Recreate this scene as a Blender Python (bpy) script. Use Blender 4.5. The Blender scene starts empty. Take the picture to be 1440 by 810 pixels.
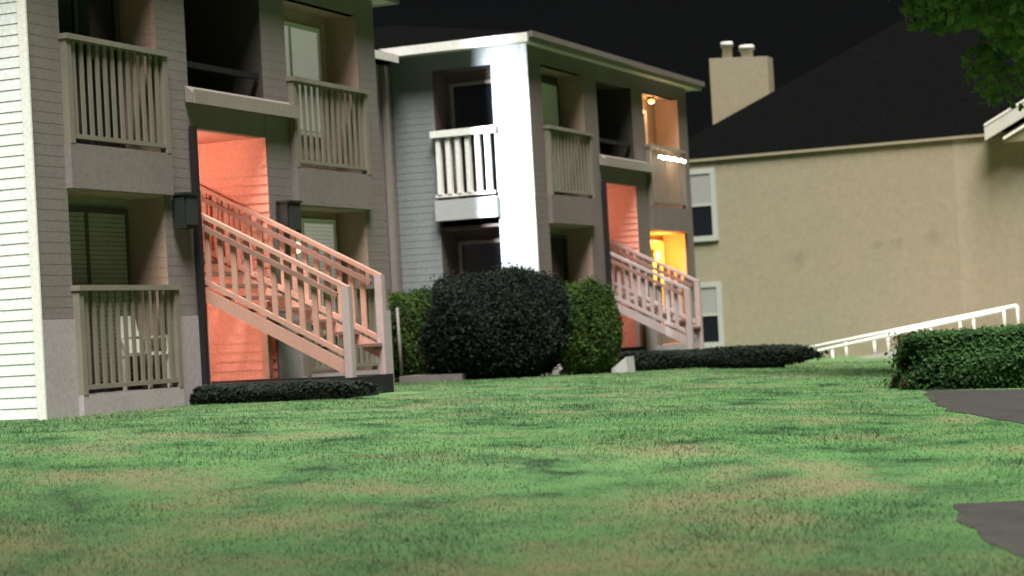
import bpy, math, random
import numpy as np
from mathutils import Matrix, Vector

random.seed(7)
RNG = np.random.default_rng(7)
S = bpy.context.scene
COL = S.collection
R = math.radians

# ------------------------------------------------------------------ camera
# world axes: X runs along the street fronts, Y goes into the houses, Z up
CAM = np.array([-18.28, -13.26, 1.50])
HEAD, PITCH, ROLL = R(22.9), math.atan(60 / 2868.0), R(3.2)
FWD = np.array([math.cos(HEAD), math.sin(HEAD), 0.0])
RGT = np.array([math.sin(HEAD), -math.cos(HEAD), 0.0])
UPV = np.array([0, 0, 1.0])
cF = FWD * math.cos(PITCH) + UPV * math.sin(PITCH)
cU = -FWD * math.sin(PITCH) + UPV * math.cos(PITCH)
cX = RGT * math.cos(ROLL) - cU * math.sin(ROLL)
cY = RGT * math.sin(ROLL) + cU * math.cos(ROLL)
cam_d = bpy.data.cameras.new('camera')
cam_d.sensor_width = 36.0
cam_d.lens = 2868.0 / 1440.0 * 36.0
cam_d.clip_start, cam_d.clip_end = 0.1, 5000
cam = bpy.data.objects.new('camera', cam_d)
COL.objects.link(cam)
cam.matrix_world = Matrix(((cX[0], cY[0], -cF[0], CAM[0]), (cX[1], cY[1], -cF[1], CAM[1]),
                           (cX[2], cY[2], -cF[2], CAM[2]), (0, 0, 0, 1)))
S.camera = cam
cam_d.dof.use_dof = True          # soft long-lens focus, set a little in front of the houses
cam_d.dof.focus_distance = 18.5
cam_d.dof.aperture_fstop = 1.9

# ------------------------------------------------------------------ light
SUN_TO = Vector((-0.42, -0.26, 1.10)).normalized()
SUN_STRENGTH, SKY_STRENGTH = 3.9, 0.0005
world = bpy.data.worlds.new('World')
S.world = world
world.use_nodes = True
wn, wl = world.node_tree.nodes, world.node_tree.links
bg = wn['Background']
sky = wn.new('ShaderNodeTexSky')
sky.sky_type = 'NISHITA'
sky.sun_disc = False
sky.sun_elevation = math.asin(SUN_TO.z)
sky.sun_rotation = math.atan2(SUN_TO.x, SUN_TO.y)
hsv = wn.new('ShaderNodeHueSaturation')
hsv.inputs['Saturation'].default_value = 0.25
wl.new(sky.outputs[0], hsv.inputs['Color'])
wl.new(hsv.outputs[0], bg.inputs['Color'])
bg.inputs['Strength'].default_value = SKY_STRENGTH
sun_d = bpy.data.lights.new('night_glow', 'SUN')
sun_d.energy = SUN_STRENGTH
sun_d.angle = R(28)
sun_d.color = (1.0, 0.97, 0.93)
sun = bpy.data.objects.new('night_glow', sun_d)
COL.objects.link(sun)
sun.rotation_euler = SUN_TO.to_track_quat('Z', 'Y').to_euler()
sun.location = (0, -10, 40)
S.view_settings.view_transform = 'Standard'
S.view_settings.look = 'None'
S.view_settings.gamma = 1.0
S.view_settings.use_curve_mapping = False
S.view_settings.exposure = 1.4

# ------------------------------------------------------------------ helpers
def ss(a, b, x):
    t = np.clip((np.asarray(x, float) - a) / (b - a), 0, 1)
    return t * t * (3 - 2 * t)

def ground(X, Y):
    X = np.asarray(X, float); Y = np.asarray(Y, float)
    G = np.interp(X, [-5, 2, 8, 12, 17, 28, 40], [.83, .82, .79, .74, .62, .45, .45])
    G = G - .04 * np.clip(-Y - 2, 0, 10)
    d = (X - CAM[0]) * FWD[0] + (Y - CAM[1]) * FWD[1]
    w = .012 * np.sin(X * 1.7 + Y * .6) + .010 * np.sin(Y * 2.3 - X * .8)
    return G * ss(2, 18, d) + w * ss(0, 4, d) * (1 - ss(16, 24, d))

class MB:
    """collects shapes that become one mesh"""
    def __init__(s):
        s.v, s.f, s.sm = [], [], []
    def poly(s, pts, smooth=False):
        b = len(s.v); s.v += [tuple(p) for p in pts]; s.f.append(tuple(range(b, b + len(pts)))); s.sm.append(smooth)
    def hexa(s, p):
        b = len(s.v); s.v += [tuple(q) for q in p]
        for f in ((3, 2, 1, 0), (4, 5, 6, 7), (0, 1, 5, 4), (1, 2, 6, 5), (2, 3, 7, 6), (3, 0, 4, 7)):
            s.f.append(tuple(b + i for i in f)); s.sm.append(False)
        return s
    def box(s, x0, x1, y0, y1, z0, z1):
        return s.hexa([(x0, y0, z0), (x1, y0, z0), (x1, y1, z0), (x0, y1, z0),
                       (x0, y0, z1), (x1, y0, z1), (x1, y1, z1), (x0, y1, z1)])
    def bar(s, p, q, w, h, upv=(0, 0, 1)):
        p, q = Vector(p), Vector(q); d = (q - p).normalized()
        r = d.cross(Vector(upv)).normalized(); u = r.cross(d)
        o = [(-r * w - u * h) / 2, (r * w - u * h) / 2, (r * w + u * h) / 2, (-r * w + u * h) / 2]
        return s.hexa([p + a for a in o] + [q + a for a in o])
    def tube(s, pts, rad, n=10, smooth=True):
        pts = [Vector(p) for p in pts]
        if not hasattr(rad, '__len__'): rad = [rad] * len(pts)
        rings = []
        for i, p in enumerate(pts):
            d = (pts[min(i + 1, len(pts) - 1)] - pts[max(i - 1, 0)]).normalized()
            a = Vector((1, 0, 0)) if abs(d.x) < .8 else Vector((0, 1, 0))
            e1 = d.cross(a).normalized(); e2 = d.cross(e1)
            b = len(s.v)
            for k in range(n):
                t = 2 * math.pi * k / n
                s.v.append(tuple(p + (e1 * math.cos(t) + e2 * math.sin(t)) * rad[i]))
            rings.append(b)
        for a, b in zip(rings, rings[1:]):
            for k in range(n):
                s.f.append((a + k, a + (k + 1) % n, b + (k + 1) % n, b + k)); s.sm.append(smooth)
        s.f.append(tuple(rings[0] + k for k in range(n))[::-1]); s.sm.append(False)
        s.f.append(tuple(rings[-1] + k for k in range(n))); s.sm.append(False)
        return s
    def ball(s, c, r, n=12, m=8):
        c = Vector(c); b = len(s.v); r = r if hasattr(r, '__len__') else (r, r, r)
        for j in range(1, m):
            ph = math.pi * j / m
            for k in range(n):
                t = 2 * math.pi * k / n
                s.v.append((c.x + r[0] * math.sin(ph) * math.cos(t), c.y + r[1] * math.sin(ph) * math.sin(t), c.z + r[2] * math.cos(ph)))
        top = len(s.v); s.v.append((c.x, c.y, c.z + r[2])); s.v.append((c.x, c.y, c.z - r[2]))
        for j in range(m - 2):
            for k in range(n):
                s.f.append((b + j * n + k, b + (j + 1) * n + k, b + (j + 1) * n + (k + 1) % n, b + j * n + (k + 1) % n)); s.sm.append(True)
        for k in range(n):
            s.f.append((top, b + k, b + (k + 1) % n)); s.sm.append(True)
            q = b + (m - 2) * n; s.f.append((top + 1, q + (k + 1) % n, q + k)); s.sm.append(True)
        return s
    def mesh(s, name, m=None):
        me = bpy.data.meshes.new(name); me.from_pydata(s.v, [], s.f)
        me.polygons.foreach_set('use_smooth', s.sm); me.update()
        if m is not None: me.materials.append(m)
        return me
    def build(s, name, m, parent=None, loc=None):
        return put(name, s.mesh(name, m), parent, loc)

def put(name, me, parent=None, loc=None, rotz=0.0):
    o = bpy.data.objects.new(name, me); COL.objects.link(o)
    if parent is not None: o.parent = parent
    if loc is not None: o.location = loc
    if rotz: o.rotation_euler.z = rotz
    return o

def thing(name, label, cat, loc=(0, 0, 0), group=None):
    o = bpy.data.objects.new(name, None); COL.objects.link(o); o.location = loc
    o.empty_display_size = .3
    return tag(o, label, cat, group)

def tag(o, label, cat, group=None):
    o['label'] = label; o['category'] = cat
    if group: o['group'] = group
    return o

def kind(o, k):
    o['kind'] = k
    return o

# ------------------------------------------------------------------ materials
def nmat(name):
    m = bpy.data.materials.new(name); m.use_nodes = True
    nt = m.node_tree; b = nt.nodes['Principled BSDF']
    return m, nt, nt.nodes, nt.links, b

def noise(nt, scale, detail=4.0, rough=.55, vec=None, stretch=None):
    n = nt.nodes.new('ShaderNodeTexNoise'); n.inputs['Scale'].default_value = scale
    n.inputs['Detail'].default_value = detail; n.inputs['Roughness'].default_value = rough
    if vec is not None:
        if stretch is not None:
            mp = nt.nodes.new('ShaderNodeMapping'); mp.inputs['Scale'].default_value = stretch
            nt.links.new(vec, mp.inputs['Vector']); vec = mp.outputs[0]
        nt.links.new(vec, n.inputs['Vector'])
    return n

def ramp(nt, src, stops):
    r = nt.nodes.new('ShaderNodeValToRGB'); e = r.color_ramp.elements
    while len(e) < len(stops): e.new(.5)
    for el, (p, c) in zip(e, stops):
        el.position = p; el.color = c if len(c) == 4 else (*c, 1)
    nt.links.new(src, r.inputs[0])
    return r

def mix(nt, a, b, fac, mode='MIX'):
    m = nt.nodes.new('ShaderNodeMix'); m.data_type = 'RGBA'; m.blend_type = mode
    for sock, val in ((m.inputs[0], fac), (m.inputs[6], a), (m.inputs[7], b)):
        if hasattr(val, 'is_output'): nt.links.new(val, sock)
        elif isinstance(val, (int, float)): sock.default_value = val
        else: sock.default_value = (*val, 1)
    return m.outputs[2]

def surface(name, col, rough=.7, var=.25, scale=3.0, streak=True, bump=.15, dirt=None, spec=.3, metal=0.0):
    """painted or raw surface with uneven colour, rain streaks and fine relief"""
    m, nt, N, L, b = nmat(name)
    geo = N.new('ShaderNodeNewGeometry'); pos = geo.outputs['Position']
    n1 = noise(nt, scale, 5, .6, pos, (1, 1, .35) if streak else (1, 1, 1))
    n2 = noise(nt, scale * 14, 3, .6, pos)
    d = dirt or tuple(c * .55 for c in col)
    r1 = ramp(nt, n1.outputs[0], [(.35, (0, 0, 0)), (.75, (1, 1, 1))])
    c1 = mix(nt, col, d, 0.0)
    mm = N.new('ShaderNodeMath'); mm.operation = 'MULTIPLY'; mm.inputs[1].default_value = var
    L.new(r1.outputs[0], mm.inputs[0])
    mixn = N.new('ShaderNodeMix'); mixn.data_type = 'RGBA'
    mixn.inputs[6].default_value = (*col, 1); mixn.inputs[7].default_value = (*d, 1)
    L.new(mm.outputs[0], mixn.inputs[0])
    fine = ramp(nt, n2.outputs[0], [(.3, (.86, .86, .86)), (.7, (1.1, 1.1, 1.1))])
    c2 = mix(nt, mixn.outputs[2], fine.outputs[0], 1.0, 'MULTIPLY')
    L.new(c2, b.inputs['Base Color'])
    b.inputs['Roughness'].default_value = rough
    b.inputs['Specular IOR Level'].default_value = spec
    b.inputs['Metallic'].default_value = metal
    if bump:
        bp = N.new('ShaderNodeBump'); bp.inputs['Strength'].default_value = bump; bp.inputs['Distance'].default_value = .01
        L.new(n2.outputs[0], bp.inputs['Height']); L.new(bp.outputs[0], b.inputs['Normal'])
    return m

def emit(name, col, strength, base=(.8, .8, .8)):
    m, nt, N, L, b = nmat(name)
    b.inputs['Base Color'].default_value = (*base, 1)
    b.inputs['Emission Color'].default_value = (*col, 1)
    b.inputs['Emission Strength'].default_value = strength
    return m

M = {}
M['lit_siding'] = surface('lit_siding', (.76, .78, .77), .6, .18, 1.6, dirt=(.58, .58, .55))  # same paint as the front, nearby lamplight put into the colour
M['tan_siding'] = surface('tan_siding', (.195, .168, .158), .75, .5, 1.3, dirt=(.135, .112, .10))
M['taupe_siding'] = surface('taupe_siding', (.165, .130, .120), .75, .5, 1.3, dirt=(.115, .09, .08))
M['dim_siding'] = surface('dim_siding', (.205, .225, .225), .65, .3, 1.5, dirt=(.15, .155, .15))  # the white end siding again, weaker light put into the colour
M['dim_trim'] = surface('dim_trim', (.40, .415, .41), .6, .2, 2.0)  # white trim with the weaker light put into its colour
M['pale_lower'] = surface('pale_lower', (.36, .315, .325), .75, .4, 1.5, dirt=(.27, .235, .23))  # paler tone for the lower piers and ground floor slabs
M['brown_siding'] = surface('brown_siding', (.36, .255, .195), .75, .4, 2.0)
M['olive_siding'] = surface('olive_siding', (.26, .245, .19), .8, .4, 2.0)
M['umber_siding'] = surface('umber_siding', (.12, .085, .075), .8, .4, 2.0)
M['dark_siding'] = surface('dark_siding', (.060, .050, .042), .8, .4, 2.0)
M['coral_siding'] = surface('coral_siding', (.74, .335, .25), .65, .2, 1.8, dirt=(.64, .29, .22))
M['trim'] = surface('trim', (.55, .53, .47), .6, .3, 2.0, dirt=(.40, .37, .32))
M['tan_trim'] = surface('tan_trim', (.25, .215, .19), .65, .45, 2.5, dirt=(.17, .15, .13))
M['gutter'] = surface('gutter', (.15, .128, .11), .6, .4, 2.5)
M['white_trim'] = surface('white_trim', (.80, .79, .74), .5, .15, 2.0)
M['rail_wood'] = surface('rail_wood', (.20, .178, .14), .75, .5, 4.0, dirt=(.13, .118, .095))
M['stair_wood'] = surface('stair_wood', (.48, .27, .205), .7, .5, 3.0, dirt=(.34, .19, .15))
M['stair_wood_grey'] = surface('stair_wood_grey', (.40, .325, .315), .7, .5, 3.0, dirt=(.29, .21, .20))
M['tread'] = surface('tread', (.27, .155, .12), .8, .5, 4.0)
M['dark_timber'] = surface('dark_timber', (.012, .011, .011), .85, .5, 3.0)
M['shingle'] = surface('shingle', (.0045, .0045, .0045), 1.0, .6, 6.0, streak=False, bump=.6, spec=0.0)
M['concrete'] = surface('concrete', (.42, .41, .39), .9, .5, 4.0, streak=False, bump=.4)
M['asphalt'] = surface('asphalt', (.045, .042, .038), .95, .75, 5.0, streak=False, bump=.6, spec=.15)
M['mulch'] = surface('mulch', (.035, .028, .022), .95, .7, 9.0, streak=False, bump=.8, spec=.1)
M['white_metal'] = surface('white_metal', (.86, .84, .78), .35, .1, 4.0, spec=.5)
M['dark_metal'] = surface('dark_metal', (.03, .032, .03), .45, .3, 6.0, spec=.5)
M['green_metal'] = surface('green_metal', (.018, .022, .018), .6, .4, 6.0)
M['plastic_white'] = surface('plastic_white', (.80, .78, .66), .4, .1, 4.0, spec=.5)
M['blind'] = surface('blind', (.58, .59, .52), .7, .2, 2.0)
M['blind_dim'] = surface('blind_dim', (.30, .30, .28), .7, .3, 2.0)
M['frame_dim'] = surface('frame_dim', (.40, .41, .37), .5, .15, 3.0)
M['frame'] = surface('frame', (.62, .62, .56), .5, .15, 3.0)
M['bark'] = surface('bark', (.09, .07, .05), .95, .6, 8.0, bump=.9)
M['pot'] = surface('pot', (.10, .045, .03), .8, .4, 6.0)
M['lamp_glow'] = emit('lamp_glow', (1.0, .93, .78), 6)
M['bulb_glow'] = emit('bulb_glow', (1.0, .90, .74), 14)
M['lit_blind'] = emit('lit_blind', (.86, .84, .74), .07, (.5, .47, .44))
M['globe_glow'] = emit('globe_glow', (.93, 1.0, .62), 0.55)
M['amber_glow'] = emit('amber_glow', (1.0, .52, .06), 1.0)
M['lamp_glass'] = emit('lamp_glass', (.55, .72, 1.0), 25)

m, nt, N, L, b = nmat('glass_dark')
b.inputs['Base Color'].default_value = (.012, .014, .018, 1); b.inputs['Roughness'].default_value = .08
b.inputs['Specular IOR Level'].default_value = .6
M['glass'] = m

# curtain that glows with the room lamp behind it
m, nt, N, L, b = nmat('lit_curtain')
geo = N.new('ShaderNodeNewGeometry')
nn = noise(nt, 2.2, 3, .5, geo.outputs['Position'], (3.5, 1, .6))
rr = ramp(nt, nn.outputs[0], [(.3, (.50, .15, .01)), (.55, (1.0, .38, .02)), (.75, (1.0, .52, .05))])
L.new(rr.outputs[0], b.inputs['Emission Color']); b.inputs['Emission Strength'].default_value = .9
b.inputs['Base Color'].default_value = (.7, .45, .15, 1)
M['lit_curtain'] = m

# beige render of the far house with a few old stains
m, nt, N, L, b = nmat('beige_siding')
geo = N.new('ShaderNodeNewGeometry'); pos = geo.outputs['Position']
n1 = noise(nt, .35, 4, .55, pos); n2 = noise(nt, 9, 3, .6, pos)
base = ramp(nt, n1.outputs[0], [(.3, (.275, .252, .178)), (.55, (.295, .252, .172)), (.75, (.28, .245, .172))]).outputs[0]
fine = ramp(nt, n2.outputs[0], [(.3, (.9, .9, .9)), (.7, (1.06, 1.06, 1.06))]).outputs[0]
c = mix(nt, base, fine, 1.0, 'MULTIPLY')
for (yy, zz, rad) in ((-.55, 2.85, .33), (-2.55, 3.05, .24), (-3.0, 3.08, .20), (-3.85, 3.12, .30), (-1.3, 2.2, .10)):
    vm = N.new('ShaderNodeVectorMath'); vm.operation = 'DISTANCE'; L.new(pos, vm.inputs[0]); vm.inputs[1].default_value = (29.5, yy, zz)
    n3 = noise(nt, 7, 4, .7, pos)
    ad = N.new('ShaderNodeMath'); ad.operation = 'MULTIPLY_ADD'; ad.inputs[1].default_value = .5; L.new(n3.outputs[0], ad.inputs[0]); L.new(vm.outputs['Value'], ad.inputs[2])
    rp = ramp(nt, ad.outputs[0], [(.22, (.35, .35, .35)), (min(.95, .22 + rad), (0, 0, 0))])
    c = mix(nt, c, (.13, .105, .075), rp.outputs[0])
L.new(c, b.inputs['Base Color']); b.inputs['Roughness'].default_value = .85; b.inputs['Specular IOR Level'].default_value = .15
M['beige'] = m

def mulf(nt, src, k):
    m = nt.nodes.new('ShaderNodeMath'); m.operation = 'MULTIPLY'; m.inputs[1].default_value = k; nt.links.new(src, m.inputs[0])
    return m.outputs[0]

def grass_color(nt, vec):
    """green turf with dry straw patches and dark tufts, light falloff painted in near the camera, shared by the soil sheet and the blades"""
    a = noise(nt, .75, 5, .65, vec, (1.15, .9, 1)); a2 = noise(nt, 1.5, 4, .62, vec, (1.1, .9, 1)); a3 = noise(nt, .13, 2, .5, vec)
    green = ramp(nt, a2.outputs[0], [(.33, (.024, .050, .022)), (.43, (.055, .122, .046)), (.56, (.082, .172, .062)), (.8, (.120, .190, .070))])
    sx = nt.nodes.new('ShaderNodeSeparateXYZ'); nt.links.new(vec, sx.inputs[0])
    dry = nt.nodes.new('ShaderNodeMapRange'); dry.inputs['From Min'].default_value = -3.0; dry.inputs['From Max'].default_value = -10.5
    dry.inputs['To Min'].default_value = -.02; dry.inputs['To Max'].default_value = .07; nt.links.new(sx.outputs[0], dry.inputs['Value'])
    sm = nt.nodes.new('ShaderNodeMath'); sm.operation = 'ADD'; nt.links.new(a.outputs[0], sm.inputs[0]); nt.links.new(dry.outputs[0], sm.inputs[1])
    straw = ramp(nt, sm.outputs[0], [(.49, (0, 0, 0)), (.66, (.85, .85, .85))])
    near = nt.nodes.new('ShaderNodeMapRange'); near.inputs['From Min'].default_value = -4.0; near.inputs['From Max'].default_value = -9.5; nt.links.new(sx.outputs[0], near.inputs['Value'])  # turf darkens towards the camera: falloff of light put into the colour
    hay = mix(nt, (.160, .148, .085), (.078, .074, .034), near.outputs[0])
    dimmed_green = mix(nt, green.outputs[0], (.030, .052, .022), mulf(nt, near.outputs[0], .85))
    c = mix(nt, dimmed_green, hay, straw.outputs[0])
    far = ramp(nt, a3.outputs[0], [(.35, (.85, .95, .85)), (.65, (1.1, 1.05, 1.1))])
    return mix(nt, c, far.outputs[0], 1.0, 'MULTIPLY'), a2

def grass_material(name, blade):
    m, nt, N, L, b = nmat(name)
    geo = N.new('ShaderNodeNewGeometry'); pos = geo.outputs['Position']
    flat = N.new('ShaderNodeVectorMath'); flat.operation = 'MULTIPLY'; flat.inputs[1].default_value = (1, 1, 0); L.new(pos, flat.inputs[0])
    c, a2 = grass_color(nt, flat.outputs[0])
    f = noise(nt, 38, 3, .7, pos)
    fr = ramp(nt, f.outputs[0], [(.3, (.8, .84, .8)), (.7, (1.16, 1.12, 1.1))])
    c = mix(nt, c, fr.outputs[0], 1.0, 'MULTIPLY')
    L.new(c, b.inputs['Base Color'])
    b.inputs['Roughness'].default_value = .7; b.inputs['Specular IOR Level'].default_value = .12
    if blade:
        up = N.new('ShaderNodeVectorMath'); up.operation = 'MULTIPLY_ADD'; up.inputs[1].default_value = (.25, .25, .25); up.inputs[2].default_value = (0, 0, 1)
        L.new(geo.outputs['Normal'], up.inputs[0]); nz = N.new('ShaderNodeVectorMath'); nz.operation = 'NORMALIZE'; L.new(up.outputs[0], nz.inputs[0]); L.new(nz.outputs[0], b.inputs['Normal'])
        tr = N.new('ShaderNodeBsdfTranslucent'); L.new(c, tr.inputs[0])
        mx = N.new('ShaderNodeMixShader'); mx.inputs[0].default_value = .12
        L.new(b.outputs[0], mx.inputs[1]); L.new(tr.outputs[0], mx.inputs[2])
        L.new(mx.outputs[0], N['Material Output'].inputs['Surface'])
    return m
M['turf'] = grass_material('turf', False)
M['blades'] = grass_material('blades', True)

def leaf_material(name, dark, light, yellow=None):
    m, nt, N, L, b = nmat(name)
    geo = N.new('ShaderNodeNewGeometry')
    n1 = noise(nt, 1.6, 3, .6, geo.outputs['Position'])
    stops = [(.32, dark), (.62, light)]
    if yellow: stops.append((.78, yellow))
    c = ramp(nt, n1.outputs[0], stops).outputs[0]
    n2 = noise(nt, 30, 2, .6, geo.outputs['Position'])
    c = mix(nt, c, ramp(nt, n2.outputs[0], [(.3, (.6, .6, .6)), (.7, (1.35, 1.35, 1.35))]).outputs[0], 1.0, 'MULTIPLY')
    L.new(c, b.inputs['Base Color']); b.inputs['Roughness'].default_value = .8; b.inputs['Specular IOR Level'].default_value = .06
    tr = N.new('ShaderNodeBsdfTranslucent'); L.new(c, tr.inputs[0])
    mx = N.new('ShaderNodeMixShader'); mx.inputs[0].default_value = .45
    L.new(b.outputs[0], mx.inputs[1]); L.new(tr.outputs[0], mx.inputs[2])
    L.new(mx.outputs[0], N['Material Output'].inputs['Surface'])
    return m
M['leaf_dark'] = leaf_material('leaf_dark', (.018, .022, .018), (.034, .044, .032))
M['leaf_mid'] = leaf_material('leaf_mid', (.030, .055, .020), (.080, .135, .030))
M['leaf_hedge'] = leaf_material('leaf_hedge', (.035, .080, .030), (.075, .155, .050))
M['leaf_dry'] = leaf_material('leaf_dry', (.09, .035, .025), (.15, .075, .05))
M['leaf_tree'] = leaf_material('leaf_tree', (.075, .16, .05), (.19, .32, .09), (.33, .40, .13))
M['hedge_core'] = surface('hedge_core', (.006, .009, .006), .95, .4, 5.0, streak=False, spec=.05)

# ------------------------------------------------------------------ setting: ground
def axis(lo, hi, step, far):
    a = list(np.arange(lo, hi + step / 2, step)); s = step; x = hi
    while x < far: s *= 1.5; x += s; a.append(x)
    s = step; x = lo
    while x > -far: s *= 1.5; x -= s; a.insert(0, x)
    return np.array(a)

gx, gy = axis(-22, 36, .5, 1500), axis(-20, 14, .5, 1500)
XX, YY = np.meshgrid(gx, gy, indexing='ij'); ZZ = ground(XX, YY)
mb = MB(); ny = len(gy)
mb.v = [tuple(p) for p in np.stack([XX, YY, ZZ], -1).reshape(-1, 3)]
for i in range(len(gx) - 1):
    for j in range(ny - 1):
        mb.f.append((i * ny + j, (i + 1) * ny + j, (i + 1) * ny + j + 1, i * ny + j + 1)); mb.sm.append(True)
kind(mb.build('lawn', M['turf']), 'structure')

def drape(name, left, right, m, lift=.005, rows=60, cols=10, rag=1.0):
    """a sheet between two polylines, laid on the terrain"""
    def res(p, n):
        p = np.array(p, float); s = np.r_[0, np.cumsum(np.hypot(*np.diff(p, axis=0).T))]; t = np.linspace(0, s[-1], n)
        return np.c_[np.interp(t, s, p[:, 0]), np.interp(t, s, p[:, 1])]
    a, b2 = res(left, rows), res(right, rows); mb = MB()
    t_ = np.arange(rows) * .9
    a = a + rag * np.c_[.05 * np.sin(t_ * .5) + .02 * np.sin(t_ * 1.7 + 1), .03 * np.sin(t_ * .8 + 2) + .012 * np.sin(t_ * 2.3)]
    for i in range(rows):
        for j in range(cols + 1):
            q = a[i] + (b2[i] - a[i]) * j / cols
            mb.v.append((q[0], q[1], float(ground(*q)) + lift))
    w = cols + 1
    for i in range(rows - 1):
        for j in range(cols):
            mb.f.append((i * w + j, (i + 1) * w + j, (i + 1) * w + j + 1, i * w + j + 1)); mb.sm.append(True)
    return kind(mb.build(name, m), 'structure')

# bare verge in front of the clipped hedge, and the asphalt path that curves in at the right edge
PATHS = [([(5.2, -8.40), (2.9, -8.95), (.7, -9.55), (-.4, -10.2), (-1.2, -10.6), (-1.9, -11.6)],
          [(5.45, -9.6), (4.5, -10.4), (3.2, -11.0), (2.0, -11.6), (1.4, -12.3), (1.0, -13.4)]),
         ([(-5.6, -11.9), (-6.0, -11.2), (-6.2, -10.9), (-6.7, -11.02), (-7.3, -11.25), (-7.9, -11.58), (-8.7, -12.4)],
          [(-4.2, -13.0), (-4.4, -13.2), (-4.8, -13.4), (-5.3, -13.5), (-6.0, -13.6), (-6.8, -13.7), (-7.4, -13.9)])]
drape('path', *PATHS[0], M['asphalt'])
drape('path', *PATHS[1], M['asphalt'], rag=.5)

# ------------------------------------------------------------------ apartment houses
PITCHB = .12            # exposure of one siding board
Z0, ZG, ZB0, ZB1, ZT = .45, 1.05, 3.33, 3.85, 6.15   # base, ground floor, underside and top of upper slab, head of upper openings
EAVE = 6.44

def lap(mb, axis_, c, sgn, a0, a1, z0, z1, lip=.0035):
    """overlapping boards as one faceted skin on the plane axis_=c, outward direction sgn"""
    n = max(1, int(round((z1 - z0) / PITCHB))); h = (z1 - z0) / n
    def P(a, d, z): return (a, c + sgn * d, z) if axis_ == 'y' else (c + sgn * d, a, z)
    for i in range(n):
        za, zb = z0 + i * h, z0 + (i + 1) * h
        mb.poly([P(a0, lip, za), P(a1, lip, za), P(a1, .002, zb), P(a0, .002, zb)])
        mb.poly([P(a0, .002, za), P(a1, .002, za), P(a1, lip, za), P(a0, lip, za)])
    return mb

def board_mesh(length, m, h=PITCHB, t0=.010, t1=.003):
    """one clapboard, long axis Y, outer face towards -X"""
    mb = MB()
    mb.hexa([(-t0, 0, 0), (0, 0, 0), (0, length, 0), (-t0, length, 0),
             (-t1, 0, h + .004), (0, 0, h + .004), (0, length, h + .004), (-t1, length, h + .004)])
    return mb.mesh('board', m)

def boards(parent, x, y0, y1, z0, z1, m, t0=.010):
    n = int(round((z1 - z0) / PITCHB)); h = (z1 - z0) / n
    me = board_mesh(y1 - y0, m, h, t0)
    for i in range(n): put('board', me, parent, (x, y0, z0 + i * h))

def picket_row(parent, p0, p1, n, h, m, w=.045, d=None):
    d = d or w
    me = MB().box(-w / 2, w / 2, -d / 2, d / 2, 0, h).mesh('picket', m)
    for i in range(n):
        t = (i + .5) / n
        put('picket', me, parent, [a + (b_ - a) * t for a, b_ in zip(p0, p1)])

def balcony(house, x0, x1, zf, m_slab, m_rail, npk, proud=.09, band=.5):
    """slab edge, posts, rails and pickets of one balcony on the front, x0..x1"""
    b_ = MB().box(x0 - .02, x1 + .04, -proud, .48, zf - band, zf).build('balcony', m_slab, house)
    MB().box(x0 - .03, x1 + .05, -proud - .03, .05, zf + 1.16, zf + 1.22).build('top_rail', m_rail, b_)
    MB().box(x0, x1, -proud + .01, -proud + .07, zf + .06, zf + .11).build('bottom_rail', m_rail, b_)
    for x in (x0 + .03, x1 - .01):
        MB().box(x - .045, x + .045, -proud - .005, -proud + .085, zf, zf + 1.16).build('post', m_rail, b_)
    picket_row(b_, (x0 + .09, -proud + .04, zf + .11), (x1 - .07, -proud + .04, zf + .11), npk, 1.05, m_rail, .062, .022)
    return b_

def recess(house, x0, x1, z0, z1, m_back, m_jamb, depth=.5):
    mb = MB(); lap(mb, 'y', depth, -1, x0, x1, z0, z1)
    mb.build('recess_back', m_back, house)
    for xx, sg in ((x1, -1), (x0, 1)):
        mb = MB(); lap(mb, 'x', xx, sg, .0, depth, z0, z1); mb.build('recess_jamb', m_jamb, house)
    mb = MB(); mb.box(x0 - .05, x1 + .05, .012, depth + .05, z1, z1 + .08); mb.build('recess_ceiling', m_jamb, house)

def window(house, x0, x1, z0, z1, y, m_pane, m_frame, sash=True, blind=None, blind_to=1.0):
    """frame with its pane(s); faces -Y at depth y"""
    t = .06; mb = MB()
    mb.box(x0, x0 + t, y - .05, y, z0, z1); mb.box(x1 - t, x1, y - .05, y, z0, z1)
    mb.box(x0 + t, x1 - t, y - .05, y, z1 - t, z1); mb.box(x0 + t, x1 - t, y - .06, y, z0, z0 + t)
    xm = (x0 + x1) / 2
    if sash: mb.box(xm - .03, xm + .03, y - .045, y - .002, z0 + t, z1 - t)
    w = mb.build('window', m_frame, house)
    spans = [(x0 + t, xm - .03), (xm + .03, x1 - t)] if sash else [(x0 + t, x1 - t)]
    for a, c in spans:
        MB().box(a, c, y - .022, y - .012, z0 + t, z1 - t).build('pane', m_pane, w)
    if blind is not None:
        mb = MB(); n = int((z1 - z0 - 2 * t) * blind_to / .055)
        for i in range(n):
            zz = z1 - t - (i + 1) * .055
            mb.hexa([(x0 + t, y - .030, zz), (x1 - t, y - .030, zz), (x1 - t, y - .024, zz), (x0 + t, y - .024, zz),
                     (x0 + t, y - .040, zz + .050), (x1 - t, y - .040, zz + .050), (x1 - t, y - .034, zz + .050), (x0 + t, y - .034, zz + .050)])
        mb.build('blind', blind, w)
    return w

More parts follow.
